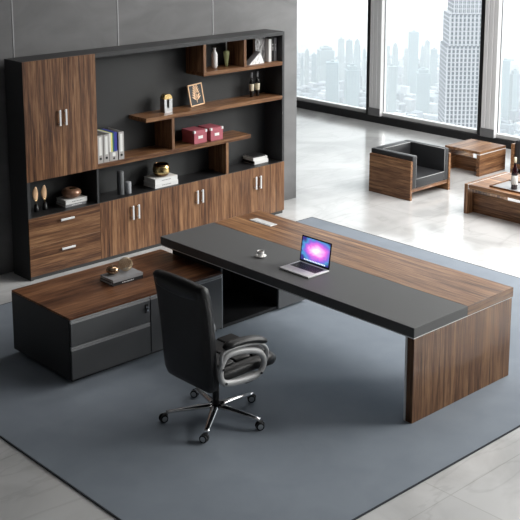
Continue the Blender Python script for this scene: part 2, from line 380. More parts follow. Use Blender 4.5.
obj('holder_body', MB().box(x, x + w, 4.738, 4.741, S3Z, S3Z + .10).prism([(4.738, S3Z), (5.0, S3Z), (5.0, S3Z + .26), (4.9, S3Z + .26), (4.738, S3Z + .10)], 'x', x, x + .003).prism([(4.738, S3Z), (5.0, S3Z), (5.0, S3Z + .26), (4.9, S3Z + .26), (4.738, S3Z + .10)], 'x', x + w - .003, x + w).box(x + .003, x + w - .003, 4.741, 5.0, S3Z, S3Z + .003).box(x + .003, x + w - .003, 4.997, 5.0, S3Z + .003, S3Z + .26), W['binder'], t)
obj('spine_label', MB().box(x + .035, x + w - .035, 4.737, 4.738, S3Z + .05, S3Z + .09), W['wlabel'], t)
obj('finger_ring', MB().cyl((x + w / 2, 4.738, S3Z + .027), (x + w / 2, 4.736, S3Z + .027), .012, n=14), W['plast'], t)
for q, (mt, nm, x0, x1) in enumerate((('wlabel', 'white', 1.570, 1.590), ('yel', 'yellow', 1.591, 1.610), ('grn', 'dark green', 1.611, 1.630), ('blu', 'deep blue', 1.631, 1.670))):
    solo('document_folder', MB().box(x0, x1, 4.745, 4.99, S3Z + .0035, S3Z + .303, .002), W[mt], '%s document folder standing upright in the file holder between the silver binders' % nm, 'folder', ((x0 + x1) / 2, 4.87, S3Z + .0035), group='folders in the file holder')
# candles
solo('pillar_candle', MB().lathe((1.768, 4.84, CT), [(.0, 0), (.036, 0), (.038, .004), (.038, .252), (.035, .256), (0, .254)]), W['candle'], 'tall dark grey cylinder candle standing on the black counter', 'candle', (1.768, 4.84, CT))
solo('pillar_candle', MB().lathe((1.852, 4.82, CT), [(.0, 0), (.034, 0), (.036, .004), (.036, .124), (.033, .128), (0, .126)]), W['candle2'], 'short pale grey cylinder candle beside the taller dark one', 'candle', (1.852, 4.82, CT))
# white books + candle bowl
book(2.175, 2.50, 4.755, 4.975, CT, CT + .052, 'wcover', 'thick white book at the bottom of the pair under the smoky gold candle glass', marks='gcover')
book(2.180, 2.495, 4.760, 4.970, CT + .0525, CT + .103, 'wcover', 'thick white book on top of its pair, carrying the smoky gold candle glass', marks='gcover')
t = thing('candle_bowl', 'round smoky gold glass candle bowl standing on the two white books', 'candle', (2.345, 4.86, CT + .1035))
zb = CT + .1035
obj('glass_bowl', MB().lathe((2.345, 4.86, zb), [(0, 0), (.055, 0), (.078, .012), (.092, .045), (.094, .08), (.086, .125), (.078, .140), (.074, .138), (.082, .120), (.086, .08), (.084, .045), (.07, .018), (0, .012)], 32), W['bronze'], t)
obj('gold_sleeve', MB().lathe((2.345, 4.86, zb), [(.0925, .036), (.0955, .050), (.0965, .08), (.0905, .118), (.0865, .124), (.0855, .118), (.0925, .08), (.0905, .05)], 32), W['gold'], t)
obj('candle_wax', MB().lathe((2.345, 4.86, zb), [(0, .0125), (.068, .0185), (.080, .045), (.081, .078), (0, .08)]), W['bronze'], t)
# gilded leaves
for x, z, lb in ((.745, CT, 'gold leaf ornament on black stand, left of its twin in the niche'), (.848, CT, 'gold leaf ornament on black stand, right of its twin in the niche')):
    t = thing('leaf_ornament', lb, 'ornament', (x, 4.90, z), group='gold leaf ornaments in the niche')
    obj('stand', MB().lathe((x, 4.90, z), [(0, 0), (.028, 0), (.026, .02), (.019, .075), (0, .077)], 18), W['plast'], t)
    obj('stem', MB().cyl((x, 4.90, z + .076), (x, 4.90, z + .13), .004, n=8), W['gold'], t)
    pr = []
    for i in range(13):
        v = i / 12; a = .034 * math.sin(math.pi * min(1, v * .92 + .06)) ** .7 + .001
        pr.append([(x + a * math.cos(2 * math.pi * j / 14), 4.90 + .3 * a * math.sin(2 * math.pi * j / 14) + .012 * math.sin(math.pi * v), z + .105 + .155 * v) for j in range(14)])
    obj('leaf', MB().loft(pr), W['feather'], t)
# left niche books + bowl
book(1.03, 1.290, 4.795, 4.985, CT, CT + .028, 'gcover', 'thin grey book lying under the white book in the left niche', marks='wcover')
book(1.035, 1.300, 4.795, 4.980, CT + .0285, CT + .075, 'wcover', 'white book lying on a grey one in the left niche below the bronze bowl', marks='gcover')
zb = CT + .0755
t = thing('bronze_bowl', 'flattened bronze bowl with a knotted top on the white book in the left niche', 'bowl', (1.165, 4.885, zb))
obj('bowl_body', MB().lathe((1.165, 4.885, zb), [(0, 0), (.05, 0), (.088, .016), (.106, .050), (.098, .078), (.068, .095), (.05, .098), (.045, .092), (0, .065)], 32), W['copper'], t)
obj('bead', MB().ball((1.165, 4.885, zb + .074), .026), W['gold'], t)
# lantern
t = thing('lantern', 'silver arch-shaped lantern with a gold domed top near the shelf end', 'lantern', (2.44, 4.87, S2Z))
def arch(w, h, n=12): return [(-w, 0), (w, 0)] + [(w * math.cos(math.pi * i / n), h - w + w * math.sin(math.pi * i / n)) for i in range(n + 1)]
out = [(2.44 + p[0], S2Z + p[1]) for p in arch(.055, .205)]; inn = [(2.44 + p[0] - .004, S2Z + .06 + p[1]) for p in arch(.017, .10)]
obj('lantern_body', MB().prism([(2.44 + p[0], S2Z + p[1]) for p in ((-.055, 0), (-.021, 0), (-.021, .15), (-.055, .15))], 'y', 4.83, 4.91).box(2.453, 2.495, 4.83, 4.91, S2Z, S2Z + .15).box(2.419, 2.453, 4.83, 4.91, S2Z, S2Z + .05), W['alu'], t)
obj('lantern_core', MB().box(2.420, 2.452, 4.86, 4.905, S2Z + .0505, S2Z + .149), W['plast'], t)
obj('dome', MB().prism([(2.44 + .055 * math.cos(math.pi * i / 14), S2Z + .1505 + .055 * math.sin(math.pi * i / 14)) for i in range(15)], 'y', 4.83, 4.91, True), W['gold'], t)
# picture
t = thing('picture_frame', 'gold-rimmed small framed leaf picture leaning on the middle shelf', 'picture frame', (2.92, 4.90, S2Z))
M0 = Matrix.Translation((2.915, 4.885, S2Z + .0085)) @ Matrix.Rotation(R(-9), 4, 'X') @ Matrix.Rotation(R(-4), 4, 'Y')
w, h = .104, .25
fr = MB().box(-w, w, 0, .016, 0, .012, .002).box(-w, w, 0, .016, h - .012, h, .002).box(-w, -w + .012, 0, .016, .0121, h - .0121, .002).box(w - .012, w, 0, .016, .0121, h - .0121, .002)
obj('frame_rim', fr.xf(M0), W['feather'], t)
obj('picture_board', MB().box(-w + .0121, w - .0121, .004, .014, .0121, h - .0121).xf(M0), W['plast'], t)
lf = MB()
for i in range(6):
    for sd in (-1, 1):
        z0 = .06 + i * .027; L = .066 - .006 * i
        lf.prism([(sd * .003, z0), (sd * L * .55, z0 + .022), (sd * L, z0 + .05), (sd * L * .45, z0 + .040)], 'y', .0022, .004)
lf.box(-.002, .002, .0022, .004, .035, .235)
obj('leaf_print', lf.xf(M0), W['feather'], t)
obj('easel_leg', MB().box(-.012, .012, .0165, .020, .02, .17).xf(Matrix.Translation((2.92, 4.885, S2Z + .0005)) @ Matrix.Rotation(R(6), 4, 'X') @ Matrix.Translation((0, .02, -.017))), W['plast'], t)
# rose boxes
def rose_box(x0, x1, y0, y1, label):
    t = thing('storage_box', label, 'box', ((x0 + x1) / 2, (y0 + y1) / 2, S3Z), group='rose storage boxes'); h = .150
    obj('box_body', MB().box(x0 + .003, x1 - .003, y0 + .003, y1 - .003, S3Z, S3Z + h - .04, .002), W['pink'], t)
    obj('lid', MB().box(x0, x1, y0, y1, S3Z + h - .045, S3Z + h, .002), W['pink'], t)
    xm = (x0 + x1) / 2
    obj('label_holder', MB().box(xm - .034, xm + .034, y0, y0 + .003, S3Z + .055, S3Z + .088, .001), W['wlabel'], t)
    for x in (x0, x1):
        k = MB(); sx = 1 if x == x0 else -1
        k.box(x - sx * .001, x + sx * .024, y0 - .002, y0, S3Z + h - .026, S3Z + h + .002).box(x - sx * .001, x + sx * .024, y0, y0 + .024, S3Z + h, S3Z + h + .002)
        k.box(x - sx * .002, x, y0 - .002, y0 + .024, S3Z + h - .026, S3Z + h + .002)
        obj('corner_cap', k, W['hand'], t)
rose_box(2.735, 2.925, 4.745, 4.97, 'rose pink lidded box with white label, left of the pair on the lower shelf')
rose_box(2.972, 3.162, 4.735, 4.965, 'rose pink lidded box with white label, right of the pair on the lower shelf')
# dark bottles
for x, lb in ((3.76, 'black glass bottle with bright label, left of the two on the middle shelf'), (3.855, 'black glass bottle with bright label, right of the two on the middle shelf')):
    t = thing('wine_bottle', lb, 'bottle', (x, 4.90, S2Z), group='black bottles on the middle shelf')
    obj('bottle_body', MB().lathe((x, 4.90, S2Z), [(0, 0), (.018, 0), (.021, .01), (.029, .13), (.027, .17), (.015, .205), (.011, .225), (.011, .295), (0, .295)], 20), W['blackglass'], t)
    obj('bottle_label', MB().lathe((x, 4.90, S2Z), [(.0255, .075), (.0265, .08), (.0302, .128), (.0298, .155), (.028, .158), (.027, .13), (.024, .08)], 20), W['label'], t)
    obj('neck_foil', MB().lathe((x, 4.90, S2Z), [(.0115, .23), (.0125, .231), (.0125, .300), (0, .302), (0, .2955), (.0115, .2955)], 16), W['gcover'], t)
# vases
t = solo('vase', MB().lathe((3.155, 4.87, S1Z), [(0, 0), (.018, 0), (.025, .008), (.034, .03), (.036, .16), (.028, .185), (.016, .2), (.014, .222), (.023, .238), (.019, .236), (.010, .22), (0, .2)], 28), W['white'], 'slim white bottle vase in the top walnut cubby', 'vase', (3.155, 4.87, S1Z))
t = thing('vase', 'olive green tapered vase with a thin neck in the top walnut cubby', 'vase', (3.345, 4.88, S1Z))
obj('vase_body', MB().lathe((3.345, 4.88, S1Z), [(0, 0), (.014, 0), (.017, .02), (.034, .13), (.037, .172), (.026, .184), (.008, .188), (0, .186)], 28), W['green'], t)
obj('neck', MB().lathe((3.345, 4.88, S1Z), [(0, .1865), (.007, .1885), (.007, .285), (.010, .290), (0, .29)], 14), W['alu'], t)
# top right books
t = thing('book', 'pale marbled book standing open like a tent in the top right cubby', 'book', (3.71, 4.80, S1Z))
ax_, bx_, cx_, hh_ = 3.585, 3.775, 3.845, .145
obj('pages', MB().prism([(ax_ + .008, S1Z + .002), (cx_ - .006, S1Z + .002), (bx_, S1Z + hh_ - .006)], 'y', 4.762, 4.845), W['art_pale'], t)
obj('cover', MB().prism([(ax_, S1Z), (ax_ + .007, S1Z), (bx_, S1Z + hh_ - .0055), (bx_, S1Z + hh_)], 'y', 4.76, 4.85).prism([(cx_, S1Z), (cx_ - .005, S1Z), (bx_, S1Z + hh_ - .0055), (bx_, S1Z + hh_)], 'y', 4.76, 4.85), W['gcover'], t)
upright_book(3.785, 3.945, 4.86, 4.90, S1Z, .288, 'art_paper', 'broad grey marbled book standing with its cover facing out behind the tented book')
upright_book(3.95, 3.993, 4.80, 5.0, S1Z, .272, 'wcover', 'white-spined book standing between the marbled and black books')
upright_book(3.997, 4.037, 4.80, 5.0, S1Z, .292, 'bcover', 'black-spined book with small white print in the top right cubby', marks='wcover')
upright_book(4.041, 4.080, 4.80, 5.0, S1Z, .280, 'gcover', 'grey-spined book at the right end of the top shelf row', marks='wcover')
# lower right books
book(3.730, 3.955, 4.815, 5.01, CT, CT + .043, 'wcover', 'white book with dark pages, bottom of the stack on the right counter', page='bcover')
book(3.715, 3.945, 4.820, 5.015, CT + .0435, CT + .078, 'wcover', 'white book lying second from the bottom of the stack on the right counter', page='paper')
book(3.730, 3.925, 4.835, 5.005, CT + .0785, CT + .095, 'bcover', 'thin black booklet on top of the stack on the right counter', page='paper')

# ------------------------------------------------------------------ low cabinet (return of the desk)
CX0, CX1, CY0, CY1, CH = -.522, 1.079, 2.376, 3.255, .576
cr = thing('low_cabinet', 'low graphite cabinet with dark walnut top and two drawers to the left of the desk', 'cabinet', (.28, 2.8, G))
obj('cabinet_body', MB().box(CX0, CX1, CY0 + .02, CY1, .05, CH - .018, .002), W['carc'], cr)
obj('plinth', MB().box(CX0 + .05, CX1 - .02, CY0 + .06, CY1 - .05, G, .0495), W['black'], cr)
obj('cabinet_top', MB().box(CX0 + .002, CX1 - .001, CY0 + .004, CY1, CH - .0175, CH, .0015), W['dark_x'], cr)
def rail(x0, x1, z1, z0, par):
    m = MB().box(x0, x1, CY0 - .002, CY0 + .018, z1 - .010, z1, .001).box(x0, x1, CY0 - .001, CY0 + .018, z0, z0 + .012, .001).box(x0, x1, CY0 + .008, CY0 + .018, z0 + .012, z1 - .010)
    return obj('handle_rail', m, W['rail'], par)
for z0, z1 in ((.337, .522), (.055, .294)):
    d = obj('drawer', MB().box(CX0 + .012, .272, CY0, CY0 + .018, z0, z1, .001), W['drawer'], cr)
    rail(CX0 + .012, .272, z1 + .034, z1 + .001, d)
d = obj('door', MB().box(.284, CX1 - .006, CY0, CY0 + .018, .055, .522, .001), W['drawer'], cr); rail(.284, CX1 - .006, .556, .523, d)
obj('end_edge', MB().box(CX1 - .005, CX1, CY0 - .001, CY0 + .018, .05, .556), W['alu'], cr)
lk = MB().box(.222, .252, CY0 - .004, CY0 - .0005, .425, .50, .001)
obj('lock_plate', lk, W['plast'], cr)
obj('key', MB().cyl((.237, CY0 - .004, .475), (.237, CY0 - .012, .475), .009, n=14).box(.235, .239, CY0 - .026, CY0 - .012, .462, .488, .001).cyl((.237, CY0 - .020, .452), (.237, CY0 - .023, .452), .010, n=14), W['chrome'], cr)
# books, egg and wire ball on it
book(.158, .475, 2.735, 2.935, CH, CH + .026, 'bcover', 'black-spined book at the bottom of the pair on the low cabinet', marks='wcover')
book(.160, .478, 2.738, 2.932, CH + .0265, CH + .052, 'pgcover', 'grey-covered book on top of the pair on the low cabinet')
ZT = CH + .0525
solo('egg_ornament', MB().ball((.255, 2.875, ZT + .038), .038, (1.5, 1.5, 1.0), 28), plain('polished_copper_gold', (.45, .30, .19), .14, 1), 'shiny gold pebble ornament on the grey book', 'ornament', (.255, 2.875, ZT))
t = bmesh.new(); bmesh.ops.create_icosphere(t, subdivisions=3, radius=.060)
mb = MB(); mb.join(t, Matrix.Translation((.385, 2.865, ZT + .0615)))
wbl = solo('woven_ball', mb, W['bronze'], 'openwork woven wire ball behind the gold pebble', 'ornament', (.385, 2.865, ZT))
wbl.data.materials[0] = plain('antique_brass_wire', (.42, .33, .22), .4, .8)
md = wbl.modifiers.new('wire', 'WIREFRAME'); md.thickness = .0028

# ------------------------------------------------------------------ desk
DX0, DX1, DY0, DY1, DH, DT = .962, 2.207, .127, 3.109, .76, .078
SX = 1.607; Z0 = DH - DT
dk = thing('executive_desk', 'long executive desk with charcoal leather band, walnut top and solid walnut end panel', 'desk', (1.58, 1.6, G))
obj('desktop', MB().box(SX + .0005, DX1, DY0 + .003, DY1, Z0, DH, .001), W['wood_y'], dk)
obj('edge_band', MB().box(SX + .0005, DX1, DY0, DY0 + .0028, Z0, DH - .0005), W['edge_x'], dk)
lp = obj('desk_pad', MB().box(DX0, SX - .0005, DY0, DY1, Z0, DH, .003), W['leather'], dk); lp['label'] = 'charcoal leather-look front band of the desktop'
obj('metal_strip', MB().box(DX0 + .008, DX1 - .008, DY0 + .008, DY1 - .008, Z0 - .011, Z0 - .0002), W['strip'], dk)
ZP = Z0 - .0115
obj('end_panel', MB().box(DX0 + .008, DX1 - .006, DY0 + .004, DY0 + .066, G, ZP, .002), W['wood_end'], dk)
obj('end_panel_edging', MB().box(DX0 + .006, DX1 - .006, DY0 + .0665, DY0 + .084, G, ZP), W['strip'], dk)
PX0, PX1, PY0, PY1 = 1.083, 2.165, 2.40, 3.085
p = MB().box(PX0, PX0 + .02, PY0, PY1, .035, ZP).box(PX1 - .02, PX1, PY0 + .02, PY1, .035, ZP).box(PX0 + .02, PX1 - .02, PY0 + .021, PY1, .035, .055).box(PX0 + .02, PX1 - .02, PY1 - .02, PY1, .055, ZP).box(1.795, 1.815, PY0 + .02, PY1 - .02, .055, ZP)
obj('pedestal', p, W['black'], dk)
obj('pedestal_door', MB().box(1.797, PX1, PY0, PY0 + .019, .035, ZP - .002, .001), W['drawer'], dk)
obj('pedestal_plinth', MB().box(PX0 + .03, PX1 - .03, PY0 + .05, PY1 - .02, G, .0345), W['black'], dk)
gb = obj('cable_box', MB().box(1.912, 2.006, 2.635, 2.925, DH, DH + .004, .0015), W['white'], dk)
fl = MB()
for i in range(4): fl.box(1.922, 1.930, 2.650 + i * .066, 2.703 + i * .066, DH + .004, DH + .0052)
fl.box(1.910, 1.9118, 2.635, 2.925, DH + .0001, DH + .003)
obj('slot', fl, W['plug'], gb)
# laptop
t = thing('laptop', 'open silver laptop with a glowing pink and violet screen on the charcoal band', 'laptop', (1.29, 1.55, DH))
LX0, LX1, LY0, LY1 = 1.142, 1.392, 1.378, 1.724
b_ = obj('laptop_base', MB().box(LX0, LX1, LY0, LY1, DH + .001, DH + .016, .004, 3), W['steel'], t)
W['lap'] = plain('laptop_silver', (.85, .85, .86), .45, .1); b_.data.materials[0] = W['lap']
kb = MB()
for r_ in range(6):
    for q in range(14): kb.box(LX0 + .105 + r_ * .0205, LX0 + .105 + r_ * .0205 + .018, LY0 + .025 + q * .0212, LY0 + .025 + q * .0212 + .0188, DH + .016, DH + .0172)
kb2 = obj('keyboard', kb, W['keys'], t)
obj('trackpad', MB().box(LX0 + .012, LX0 + .088, LY0 + .115, LY1 - .115, DH + .016, DH + .0165), plain('trackpad_silver', (.75, .75, .76), .4, .1), t)
for xx in (LX0 + .01, LX1 - .03): obj('foot', MB().box(xx, xx + .02, LY0 + .01, LY1 - .01, DH + .0001, DH + .001), W['plast'], t)
ML = Matrix.Translation((LX1 - .004, (LY0 + LY1) / 2, DH + .017)) @ Matrix.Rotation(R(8), 4, 'Y')
hw = (LY1 - LY0) / 2
sc_ = obj('screen_lid', MB().box(0, .007, -hw, hw, 0, .226, .003, 2).xf(ML), W['screen_black'], t)
def display():
    m = bpy.data.materials.new('display_aurora'); m.use_nodes = True; T = m.node_tree; T.nodes.clear()
    o = T.nodes.new('ShaderNodeOutputMaterial'); e = T.nodes.new('ShaderNodeEmission'); T.links.new(e.outputs[0], o.inputs[0])
    tc = T.nodes.new('ShaderNodeTexCoord'); sp = T.nodes.new('ShaderNodeSeparateXYZ'); T.links.new(tc.outputs['Generated'], sp.inputs[0])
    n = T.nodes.new('ShaderNodeTexNoise'); n.inputs['Scale'].default_value = 2.2; n.inputs['Detail'].default_value = 3; n.inputs['Distortion'].default_value = 1.5
    T.links.new(tc.outputs['Generated'], n.inputs['Vector'])
    dy = math_node(T, 'SUBTRACT', sp.outputs[1], .45); dz = math_node(T, 'SUBTRACT', sp.outputs[2], .50)
    r = math_node(T, 'SQRT', math_node(T, 'ADD', math_node(T, 'MULTIPLY', dy, dy), math_node(T, 'MULTIPLY', dz, dz)))
    r = math_node(T, 'ADD', r, math_node(T, 'MULTIPLY', math_node(T, 'SUBTRACT', n.outputs['Fac'], .5), .35))
    c = T.nodes.new('ShaderNodeValToRGB'); E = c.color_ramp.elements
    E[0].position = .02; E[0].color = (1, .85, .95, 1); E[1].position = .62; E[1].color = (.035, .03, .16, 1)
    for p_, co in ((.14, (.95, .45, .75)), (.28, (.55, .12, .5)), (.42, (.16, .10, .48)), (.52, (.05, .22, .42))):
        x = E.new(p_); x.color = (*co, 1)
    T.links.new(r, c.inputs[0]); T.links.new(c.outputs[0], e.inputs[0]); e.inputs[1].default_value = 1.0
    return m
dp = obj('display', MB().box(-.0008, -.0001, -hw + .012, hw - .012, .018, .215).xf(ML), display(), sc_)
dm = bpy.data.materials.new('dock_glow'); dm.use_nodes = True; dm.node_tree.nodes['Principled BSDF'].inputs['Emission Color'].default_value = (.8, .85, .9, 1); dm.node_tree.nodes['Principled BSDF'].inputs['Emission Strength'].default_value = .7
dd = MB()
for q in range(14): dd.box(-.0014, -.0009, -.125 + q * .018, -.125 + q * .018 + .013, .021, .031)
obj('icon_dock', dd.xf(ML), dm, sc_)
# cup & saucer
solo('saucer', MB().lathe((1.243, 2.055, DH + .0006), [(0, 0), (.026, 0), (.049, .009), (.051, .0115), (.028, .005), (0, .0045)], 32), W['porcelain'], 'white saucer under the small coffee cup on the charcoal desk band', 'saucer', (1.243, 2.055, DH + .0006))
t = thing('coffee_cup', 'small white espresso cup filled with coffee standing on its saucer', 'cup', (1.243, 2.055, DH + .0060))
z = DH + .0060
obj('cup_body', MB().lathe((1.243, 2.055, z), [(0, 0), (.016, 0), (.019, .005), (.028, .026), (.031, .048), (.0285, .048), (.0255, .026), (.016, .007), (0, .006)], 32), W['porcelain'], t)
obj('cup_handle', MB().tube([(1.243, 2.055 + .028 + .014 * math.sin(math.pi * i / 10), z + .028 + .012 * math.cos(math.pi * i / 10)) for i in range(11)], .003, 8), W['porcelain'], t)
obj('coffee', MB().lathe((1.243, 2.055, z), [(0, .0385), (.0262, .0388), (.0262, .040), (0, .0402)], 28), W['coffee'], t)

# ------------------------------------------------------------------ office chair (faces +X, local frame)
CHX, CHY, CHR = -.03, 1.185, 0.0
ch = thing('office_chair', 'black leather high-back swivel chair with silver loop armrests on a chrome five-star base', 'chair', (0, 0, 0))
def cobj(name, mb, mat, par=None): return obj(name, mb, mat, par or ch, world=False)
def sup(cx, cy, hx, hy, z, n=28, e=4., tilt=0):
    r = []
    for i in range(n):
        a = 2 * math.pi * i / n; c_, s_ = math.cos(a), math.sin(a)
        x = math.copysign(abs(c_) ** (2 / e), c_) * hx; y = math.copysign(abs(s_) ** (2 / e), s_) * hy
        r.append((cx + x, cy + y, z + tilt * x))
    return r
cobj('hub', MB().lathe((0, 0, 0), [(0, .075), (.028, .075), (.034, .085), (.034, .115), (.026, .125), (0, .125)]), W['chrome'])
cobj('gas_lift', MB().lathe((0, 0, 0), [(0, .1255), (.026, .1255), (.026, .26), (.018, .262), (.018, .375), (0, .375)]), W['plast'])
BA = [146, 218, 289, 1, 73]
for a in BA:
    a = R(a) - CHR
    cr0 = R(-42) + .5 * math.sin(3 * a); M_ = Matrix.Rotation(a, 4, 'Z'); rings = []
    for i in range(10):
        v = i / 9; x = .030 + .345 * v; w = .034 - .015 * v; zc = .110 - .012 * v - .016 * v * v; hh = .020 - .008 * v
        rings.append([M_ @ Vector((x, w * math.cos(2 * math.pi * j / 12), zc + hh * math.sin(2 * math.pi * j / 12))) for j in range(12)])
    cobj('base_spoke', MB().loft(rings), W['chrome'])
    ca = cobj('caster', MB().cyl((0, 0, .075), (0, 0, .062), .014, n=12).cyl((0, 0, .060), (0, 0, .040), .006, n=8).box(-.022, .022, -.009, .009, .034, .066, .004).xf(Matrix.Translation(M_ @ Vector((.382, 0, 0))) @ Matrix.Rotation(cr0, 4, 'Z')), W['plast'])
    for sd in (-1, 1):
        wm = MB().cyl((0, sd * .010, .032), (0, sd * .024, .032), .032, .029, n=20)
        cobj('wheel', wm.xf(Matrix.Translation(M_ @ Vector((.382, 0, G))) @ Matrix.Rotation(cr0, 4, 'Z') @ Matrix.Translation((-.012, 0, -.0))), W['plast'], ca)
        cobj('wheel_cap', MB().cyl((0, sd * .0242, .032), (0, sd * .0258, .032), .020, n=16).xf(Matrix.Translation(M_ @ Vector((.382, 0, G))) @ Matrix.Rotation(cr0, 4, 'Z') @ Matrix.Translation((-.012, 0, 0))), W['alu'], ca)
cobj('tilt_mechanism', MB().box(-.12, .12, -.09, .09, .376, .405, .008).box(-.16, .10, -.05, .05, .355, .376, .006), W['plast'])
cobj('tilt_lever', MB().tube([(.06, -.09, .375), (.06, -.2, .37), (.075, -.25, .365)], .006, 8).box(.055, .125, -.275, -.245, .360, .368, .003), W['plast'])
# seat: padded loft front-to-back
rings = []
for i in range(13):
    v = i / 12; x = -.24 + .655 * v
    top = .505 + .012 * math.sin(math.pi * v) - (.022 * max(0, (v - .8) / .2) ** 2); bot = .407 - .028 * max(0, (v - .6) / .4)
    e_ = 1 - .12 * max(0, (v - .7) / .3) ** 2 - .06 * max(0, (.2 - v) / .2)
    zc, hz, hy = (top + bot) / 2, (top - bot) / 2 * (1 if 0 < i < 12 else .8), .262 * e_ * (1 if 0 < i < 12 else .93)
    rr = []
    for j in range(28):
        a = 2 * math.pi * j / 28; c_, s_ = math.cos(a), math.sin(a)
        rr.append((x, math.copysign(abs(c_) ** .5, c_) * hy, zc + math.copysign(abs(s_) ** .55, s_) * hz))
    rings.append(rr)
cobj('seat', MB().loft(rings), W['hide'])
q = MB()
for k_, (x0, x1) in enumerate(((-.14, .01), (.02, .17), (.18, .335))):
    q.box(x0, x1, -.20, .20, .500, .531, .014, 4)
cobj('seat_padding', q, W['hide'])
# backrest
def backx(z):   # rear face x against height
    pts = [(.36, -.275), (.45, -.29), (.60, -.305), (.80, -.32), (1.0, -.345), (1.12, -.368), (1.18, -.385)]
    for (z0, x0), (z1, x1) in zip(pts[:-1], pts[1:]):
        if z <= z1: return x0 + (x1 - x0) * (z - z0) / (z1 - z0)
    return pts[-1][1]
rings = []; zs = [.352, .362, .385, .43, .50, .60, .70, .80, .90, 1.0, 1.07, 1.13, 1.168, 1.185, 1.192]
for i, z in enumerate(zs):
    hw_ = {0: .185, 1: .225, 2: .25}.get(i, .272 + .008 * max(0, (z - .6)) / .55)
    if i >= len(zs) - 3: hw_ -= (.006, .018, .04)[i - len(zs) + 3]
    hd = .055 if 1 < i < len(zs) - 2 else .03
    if i in (0, len(zs) - 1): hd = .012
    xr = backx(z)
    rings.append(sup(xr + .055, 0, hd, hw_, z, 32, 5.))
cobj('backrest', MB().loft(rings), W['hide'])
q = MB()
for z0, z1 in ((.52, .66), (.67, .81), (.82, .96)):
    xm = backx((z0 + z1) / 2) + .107; sl = (backx(z1) - backx(z0)) / (z1 - z0)
    q.join_ = None
    t_ = MB().box(-.022, .022, -.205, .205, -(z1 - z0) / 2, (z1 - z0) / 2, .02, 4)
    t_.xf(Matrix.Translation((xm, 0, (z0 + z1) / 2)) @ Matrix.Rotation(math.atan(sl), 4, 'Y')); q.join(t_.b)
cobj('back_padding', q, W['hide'])
# pillow-like headrest roll wrapping the top edge
rings = []
for i in range(17):
    v = i / 16; y = -.262 + .524 * v; k_ = .55 + .45 * math.sin(math.pi * min(1, max(0, v))) ** .3 if 0 < i < 16 else .35
    rr = []
    for j in range(20):
        a = 2 * math.pi * j / 20
        rr.append((-.316 + .066 * k_ * math.cos(a) - .02 * math.sin(a) * k_, y, 1.118 + .085 * k_ * math.sin(a)))
    rings.append(rr)
cobj('head_cushion', MB().loft(rings), W['hide'])
for s_ in (-1, 1):
    cobj('piping', MB().tube([(backx(z) + .032, s_ * (.2725 + .008 * max(0, z - .6) / .55), z) for z in (.42, .6, .8, 1.0, 1.11)], .004, 6), W['plast'])
# arms
def spline(P, closed, m=5):
    out = []; N = len(P)
    for i in range(N if closed else N - 1):
        g = (lambda k: P[k % N]) if closed else (lambda k: P[min(max(k, 0), N - 1)])
        a, b_, c_, d_ = g(i - 1), g(i), g(i + 1), g(i + 2)
        for q_ in range(m):
            t_ = q_ / m
            out.append(tuple(.5 * (2 * b_[k] + (c_[k] - a[k]) * t_ + (2 * a[k] - 5 * b_[k] + 4 * c_[k] - d_[k]) * t_ ** 2 + (3 * b_[k] - a[k] - 3 * c_[k] + d_[k]) * t_ ** 3) for k in (0, 1)))
    if not closed: out.append(P[-1])
    return out
for s_ in (-1, 1):
    y = s_ * .300
    loop = spline([(-.212, .53), (-.192, .60), (-.135, .648), (.02, .635), (.15, .59), (.205, .525), (.20, .455), (.14, .412), (.03, .41), (-.12, .430), (-.193, .462)], True)
    cobj('arm_loop', MB().tube([(p, y, q_) for p, q_ in loop], .0235, 12, True, ry=.019), W['silver'])
    arc = spline([(-.20, .585), (-.205, .655), (-.16, .685), (-.08, .688), (.08, .672), (.19, .635), (.238, .575), (.228, .50)], False)
    cobj('arm_arch', MB().tube([(p, y, q_) for p, q_ in arc], .013, 10, ry=.018), W['silver'])
    pad = spline([(-.175, .702), (-.15, .715), (-.10, .722), (.02, .714), (.13, .692), (.20, .664), (.225, .650)], False); np_ = len(pad)
    rz_ = [.010 + .018 * min(1, 4 * i / np_, 4 * (np_ - 1 - i) / np_) ** .6 if 0 < i < np_ - 1 else .006 for i in range(np_)]
    cobj('arm_pad', MB().tube([(p, y, q_) for p, q_ in pad], rz_, 14, ry=[r_ * 1.5 for r_ in rz_]), W['hide'])
    cobj('arm_bracket', MB().box(-.16, .16, s_ * .245, s_ * .283, .405, .425, .004), W['silver'])
    for bx_, bz_ in ((-.200, .56), (-.175, .447), (.165, .425)):
        cobj('arm_bolt', MB().cyl((bx_, y + s_ * .0185, bz_), (bx_, y + s_ * .026, bz_), .009, n=12), W['plast'])
ch.location = (CHX, CHY, 0); ch.rotation_euler.z = CHR

# ------------------------------------------------------------------ lounge
AX0, AX1, AY0, AY1 = 5.665, 6.495, 3.985, 4.69
ac = thing('lounge_armchair', 'cube armchair with black leather cushions and walnut side panels on the marble floor', 'armchair', (6.09, 4.35, 0))
for x in (AX0, AX1 - .04): obj('side_panel', MB().box(x, x + .04, AY0, AY1 - .01, 0, .515 if x < 6 else .50, .002), W['lounge_y'], ac)
obj('seat_rail', MB().box(AX0 + .0405, AX1 - .0405, AY0 + .01, AY1 - .02, .10, .145, .002), W['lounge_x'], ac)
for x in (AX0 + .041, AX1 - .041 - .085):
    obj('armrest', MB().box(x, x + .085, AY0 + .005, AY1 - .0, .1455, .575, .012, 3), W['sofa'], ac)
obj('backrest', MB().box(AX0 + .127, AX1 - .127, AY1 - .13, AY1, .1455, .575, .012, 3), W['sofa'], ac)
obj('seat_cushion', MB().box(AX0 + .128, AX1 - .128, AY0 + .005, AY1 - .131, .1455, .27, .012, 3), W['sofa'], ac)
pp = MB(); ya, yb = AY0 + .012, AY1 - .12
